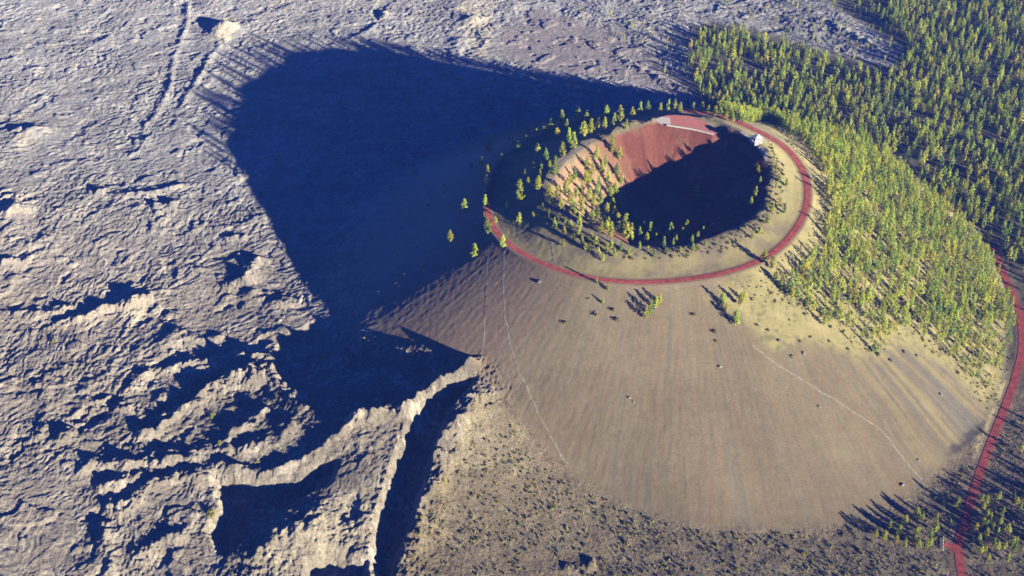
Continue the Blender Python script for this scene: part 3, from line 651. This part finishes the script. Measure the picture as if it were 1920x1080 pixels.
EDGE = [(1180,110),(1300,175),(1290,100),(1380,30),(1300,-40),(1540,-60),(1600,5),(1695,70),(1660,150),(1560,115),(1420,72),(1330,55),(1230,40),(1050,20),(1060,-10)]
ex, ey, eu, ev = scatter(EDGE, 15, g, lambda x, y, u, v: .12 + .35*smooth(fbm(x/60, y/60, 2, 307), 0, .4) + .2*smooth(u, 1300, 1500))
R_ = [(a, b, h, 0) for a, b, h in zip(fx, fy, np.clip(g.normal(15, 2.8, len(fx)), 7, 21)*(1 - .48*smooth(fv - (470 + 0.28*(fu - 1430)), 40, 190)))]
R_ += [(a, b, h, 1) for a, b, h in zip(px_, py_, np.clip(g.normal(17, 3.2, len(px_)), 8, 24))] + [(a, b, h, 2) for a, b, h in zip(ex, ey, g.uniform(7, 12, len(ex)))]
A_ = np.array([(a, b, h) for a, b, h, k in R_]); uu, vv, dd = survey(A_[:, 0], A_[:, 1], sampler(A_[:, 0], A_[:, 1]))
seen = (uu > 0) & (uu < 1920) & (vv > 0) & (vv < 1080); big = np.argsort(-np.where(seen, A_[:, 2]/dd, 0))
own = set(int(q) for q in big[:max(0, 300 - len(PINES))])
for q in own: PINES.append((*A_[q], ['yellow-green pine among the open forest on the right flank of the cone', 'pine in the dense dark forest on the plain beyond the cone', 'small pine at the edge of the far lava field'][R_[q][3]], 'pines of the dense forest'))
for p in PINES: pine(*p)
# the rest of the forest, far more than could be told apart
Vs, Fs, Cs, n0 = [], [], [], 0; Tv, Tf, t0 = [], [], 0; tv, tf = trunk_arrays(5, .013, .9, 0); tv = tv[np.r_[0:6, 30:36]]; tf = np.array([(i, (i + 1) % 6, 6 + (i + 1) % 6, 6 + i) for i in range(6)])
zz = sampler(A_[:, 0], A_[:, 1])
for q, (a, b, h, k) in enumerate(R_):
    if q in own: continue
    vv_, ff_, cc_ = LITE[int(g.integers(0, 8))]; an = g.uniform(0, 6.28); w = g.uniform(.72, 1.08)*h; ca, sa = cos(an), sin(an)
    p = np.stack([(vv_[:, 0]*ca - vv_[:, 1]*sa)*w + a, (vv_[:, 0]*sa + vv_[:, 1]*ca)*w + b, vv_[:, 2]*h + zz[q]], -1)
    Vs.append(p); Fs.append(ff_ + n0); n0 += len(p); Cs.append(np.clip(cc_*g.uniform(.72, 1.28)*np.array([g.uniform(.88, 1.15), 1, 1.]), .01, .4))
    Tv.append(tv*[h, h, h] + [a, b, zz[q]]); Tf.append(tf + t0); t0 += 12
fo = tag(link(bpy.data.objects.new('pine_forest', np_mesh('pine_forest', np.vstack(Vs), np.vstack(Fs), M_leaf, False, np.vstack(Cs)))), 'dense yellow-green pine forest covering the right flank and the plain beyond', 'forest', None, 'stuff')
tr = tag(link(bpy.data.objects.new('trunks', np_mesh('trunks', np.vstack(Tv), np.vstack(Tf), M_bark)), fo), kind='stuff')

# ------------------------------------------------------------------ shrubs, scrub and boulders
def bush_arrays(seed, n, tone, s=.30):
    g = np.random.default_rng(seed); d = g.normal(size=(n, 3)); d[:, 2] = np.abs(d[:, 2]); d /= np.linalg.norm(d, axis=1)[:, None]
    c = d*np.stack([np.full(n, .95), np.full(n, .95), np.full(n, .9)], -1)*g.uniform(.45, 1.02, n)[:, None]*(1 + .3*np.sin(d[:, :1]*4 + seed))
    v, f = leaf_quads(c, np.full(n, s), d, g, .8); col = np.asarray(tone)*(1 + .3*g.normal(0, 1, (n, 1)).clip(-1.5, 1.5)*.7)
    return v, f, np.repeat(np.clip(col, .01, .5), 4, 0)
BT = [(.20, .18, .04), (.13, .14, .04), (.24, .20, .07), (.10, .10, .045)]
BUSH = [np_mesh('shrub', *bush_arrays(400 + i, 110, BT[i % 4])[:2], M_bush, False, bush_arrays(400 + i, 110, BT[i % 4])[2]) for i in range(6)]
SHR = [(q, 'yellow-green shrub on the bare front flank, %s from the left', 'shrubs on the front flank') for q in
       [(1103,560),(1118,590),(1150,582),(1156,600),(1340,622),(1343,640),(1485,668),(1500,640),(1555,640),(1570,560),(1480,600),(1645,664),(1440,620),(1420,610),(1590,655),(1300,590),(1060,605),(1520,632)]]
cs = [q for q in sorted(SHR)]; w = where([q[0] for q in cs])
def shrub(x, y, r, label, group, k):
    o = link(bpy.data.objects.new('shrub', BUSH[k])); o.location = (x, y, float(sampler(x, y)) - .1*r); o.rotation_euler = (0, 0, rng.uniform(0, 6.28)); o.scale = (r, r, r*rng.uniform(.8, 1.25)); tag(o, label, 'shrub', group)
for i, (q, p) in enumerate(zip(cs, w)): shrub(p[0], p[1], rng.uniform(1.4, 2.8), q[1] % ordinal(i), q[2], int(rng.choice([0, 2, 0, 1])))
SH2 = [(1035,402),(1060,442),(1120,474),(1180,486),(1260,490),(1350,476),(1425,446),(1470,385),(1476,312),(1440,264),(1450,330),(1440,380),(1400,420),(1340,452),(1260,468),(1180,462),(1100,430),(1055,395)]
x, y, u, v = scatter(SH2, 6.5, g, lambda x, y, u, v: .5 + .4*smooth(fbm(x/14, y/14, 2, 318), -.2, .3))
for a, b in zip(x, y): shrub(a, b, g.uniform(1.0, 2.3), 'olive brush on the rim shoulder just outside the crater edge', 'shrubs on the rim shoulder', int(g.integers(0, 6)))
SH3 = [(1330,560),(1440,575),(1540,600),(1600,650),(1650,665),(1700,620),(1800,705),(1855,775),(1885,740),(1860,700),(1790,640),(1700,560),(1600,560),(1480,530),(1420,530)]
x, y, u, v = scatter(SH3, 8.5, g, lambda x, y, u, v: .45 + .4*smooth(fbm(x/20, y/20, 2, 319), -.2, .3))
for a, b in zip(x, y): shrub(a, b, g.uniform(1.0, 2.4), 'olive shrub in the straw grass at the lower fringe of the forest', 'shrubs at the forest fringe', int(g.integers(0, 6)))
SCR = [(880,830),(960,800),(1010,870),(1100,925),(1220,975),(1330,1000),(1450,1003),(1600,990),(1700,1040),(1780,1060),(1960,1060),(1960,1140),(730,1140),(740,1060),(800,940)]
x, y, u, v = scatter(SCR, 20, g, lambda x, y, u, v: .35 + .5*smooth(fbm(x/50, y/50, 2, 311), -.1, .4)); o_ = np.argsort(u)
for i in o_: shrub(x[i], y[i], g.uniform(1.2, 2.7), 'yellow-green shrub scattered over the brown scrubland below the cone', 'shrubs on the scrubland', int(g.integers(0, 6)))
LAVAP = [(60,500),(440,640),(560,760),(700,800),(690,1000),(480,1060),(200,1060),(60,800)]
lp = where([(398,782),(408,790),(412,832),(482,868),(398,967),(395,960),(650,655),(640,668),(655,668),(682,636),(606,672),(100,640),(440,868),(520,745)])
for i, p in enumerate(lp): shrub(p[0], p[1], rng.uniform(1.8, 3.2), 'lone yellow shrub growing on the broken lava by the gutters', 'shrubs on the lava', int(rng.choice([0, 2])))
def stuff(name, parts, mat, label, cat):
    Vs, Fs, Cs, n0 = [], [], [], 0
    for (vv_, ff_, cc_), a, b, c, r, hz, k in parts:
        an = g.uniform(0, 6.28); ca, sa = cos(an), sin(an)
        Vs.append(np.stack([(vv_[:, 0]*ca - vv_[:, 1]*sa)*r + a, (vv_[:, 0]*sa + vv_[:, 1]*ca)*r + b, vv_[:, 2]*r*hz + c], -1)); Fs.append(ff_ + n0); n0 += len(vv_); Cs.append(np.clip(cc_*k, .01, .5))
    return tag(link(bpy.data.objects.new(name, np_mesh(name, np.vstack(Vs), np.vstack(Fs), mat, False, np.vstack(Cs)))), label, cat, None, 'stuff')
SM = [bush_arrays(500 + i, 16, BT[i % 4], .65) for i in range(8)]
x, y, u, v = scatter([(880,830),(960,800),(1010,870),(1100,922),(1220,972),(1330,997),(1450,1001),(1600,992),(1740,945),(1830,860),(1900,790),(2050,690),(2050,1160),(690,1160),(740,1060),(800,940)], 4.0, g, lambda x, y, u, v: .25 + .5*smooth(fbm(x/35, y/35, 3, 313), -.3, .3))
zs = sampler(x, y); stuff('scrub', [(SM[int(g.integers(0, 8))], a, b, c - .1, g.uniform(.6, 1.7), g.uniform(.7, 1.2), g.uniform(.45, 1.1)) for a, b, c in zip(x, y, zs)], M_bush, 'low brown and olive scrub speckling the ground below the cone', 'scrub')
GR = [(1330,545),(1430,560),(1540,600),(1600,655),(1650,665),(1700,620),(1800,705),(1855,775),(1885,740),(1900,640),(1880,520),(1790,410),(1640,280),(1445,230),(1520,320),(1532,400),(1508,455),(1440,480),(1400,510)]
x, y, u, v = scatter(GR, 3.3, g, lambda x, y, u, v: .12 + .5*smooth(fbm(x/22, y/22, 3, 315), -.2, .35)); zs = sampler(x, y)
SG = [bush_arrays(520 + i, 14, [(.24, .205, .075), (.14, .14, .04), (.27, .22, .10), (.09, .10, .03)][i % 4], .7) for i in range(8)]
x2, y2, _, _ = scatter([(1035,400),(1060,440),(1120,470),(1180,480),(1260,484),(1350,470),(1420,440),(1465,380),(1470,310),(1435,262),(1450,330),(1440,380),(1400,420),(1340,450),(1260,468),(1180,462),(1100,430),(1055,395)], 3.0, g, lambda x, y, u, v: .3 + .4*smooth(fbm(x/14, y/14, 2, 316), -.2, .3))
x = np.concatenate([x, x2]); y = np.concatenate([y, y2]); zs = sampler(x, y)
stuff('bunch_grass', [(SG[int(g.integers(0, 8))], a, b, c - .1, g.uniform(.5, 1.5), g.uniform(.6, 1.1), g.uniform(.6, 1.15)) for a, b, c in zip(x, y, zs)], M_bush, 'yellow grass and brush on the right flank and rim shoulder', 'grass')

x, y, u, v = scatter([(450,240),(520,110),(760,130),(1000,150),(1180,190),(1000,250),(860,330),(800,500),(640,620),(520,480)], 11, g, lambda x, y, u, v: .12 + .5*smooth(fbm(x/40, y/40, 3, 321), 0, .35))
x2, y2, _, _ = scatter([(900,0),(1300,-30),(1560,30),(1670,110),(1560,100),(1400,70),(1290,150),(1180,110),(1000,110)], 9, g, lambda x, y, u, v: .1 + .6*smooth(fbm(x/40, y/40, 3, 322), 0, .35)*smooth(u, 950, 1250))
x = np.concatenate([x, x2]); y = np.concatenate([y, y2]); zs = sampler(x, y)
stuff('lava_brush', [(SM[int(g.integers(0, 8))], a, b, c - .1, g.uniform(.8, 2.2), g.uniform(.7, 1.3), g.uniform(.7, 1.3)) for a, b, c in zip(x, y, zs)], M_bush, 'sparse brush growing on the lava behind the cone', 'scrub')
M_rock = plain_mat('pale_rock', (0.19, 0.165, 0.125), 0.95, 0.2, 0.8); M_dark = plain_mat('dark_rock', (0.10, 0.085, 0.08), 0.95, 0.25, 0.8)
def rock_mesh(seed, mat):
    import bmesh
    bm = bmesh.new(); bmesh.ops.create_icosphere(bm, subdivisions=3, radius=1.0); co = np.array([q.co[:] for q in bm.verts])
    k = 1 + .35*fbm(co[:, 0]*1.3 + seed*7 + co[:, 2], co[:, 1]*1.3 - co[:, 2], 3, seed) ; co = co*k[:, None]*[1.15, .9, .72]
    for q, c in zip(bm.verts, co): q.co = c
    me = bpy.data.meshes.new('boulder'); bm.to_mesh(me); bm.free(); me.materials.append(mat); return me
RK = [rock_mesh(i, M_rock) for i in range(3)] + [rock_mesh(i + 5, M_dark) for i in range(2)]
for (a, b), r, k, lb in [((1180,746),1.2,0,'pale boulder in the middle of the bare front flank'), ((1188,754),0.9,1,'small pale boulder just below the one on the bare flank'), ((1350,688),1.4,2,'pale boulder on the flank under the lone pines'),
        ((1507,663),1.7,0,'pale boulder beside a yellow shrub on the right flank'), ((1536,763),1.3,1,'pale boulder just below the slanting trail'), ((1720,668),1.7,2,'pale boulder high on the grey streaked flank by the grass'), ((1764,740),1.5,0,'large pale boulder low on the grey streaked flank'),
        ((1692,910),1.7,1,'large flat pale boulder at the foot of the cone above the scrub'), ((1722,863),1.2,2,'small pale boulder between trail and entrance road near the foot'), ((494,947),3.4,0,'bright boulder lying in the dark lava pit'), ((1011,529),2.0,3,'dark boulder on the front flank just below the ring road bend'),
        ((1461,639),1.6,3,'dark boulder at the top of the slanting trail'), ((1695,660),1.8,4,'dark boulder at the upper end of the grey streaks'), ((1670,676),1.8,3,'dark boulder at the lower tip of the yellow grass')]:
    p = where([(a, b)])[0]; o = link(bpy.data.objects.new('boulder', RK[k])); o.location = (p[0], p[1], float(sampler(*p)) + .3*r); o.scale = (r, r, r); o.rotation_euler = (0, 0, a*.37); tag(o, lb, 'boulder', 'boulders around the cone')

# ------------------------------------------------------------------ the air
HAZE = 0.000036
if HAZE:
    L = ([], []); bevel_box(L, 0, 1000, 345, 29000, 29000, 820)
    hz = tag(link(bpy.data.objects.new('haze', np_mesh('haze', L[0], L[1], None))), 'thin blue haze in the air over the lava field', 'haze', None, 'stuff')
    m = bpy.data.materials.new('haze_air'); m.use_nodes = True; n = m.node_tree; n.nodes.clear(); out = n.nodes.new('ShaderNodeOutputMaterial'); pv_ = n.nodes.new('ShaderNodeVolumePrincipled')
    pv_.inputs['Color'].default_value = (0.10, 0.22, 1.0, 1); pv_.inputs['Density'].default_value = HAZE; pv_.inputs['Anisotropy'].default_value = 0.0
    n.links.new(pv_.outputs[0], out.inputs['Volume']); hz.data.materials.append(m)
print('PINES', len(PINES), 'REST', len(R_) - len(own), 'corner', len(corner))
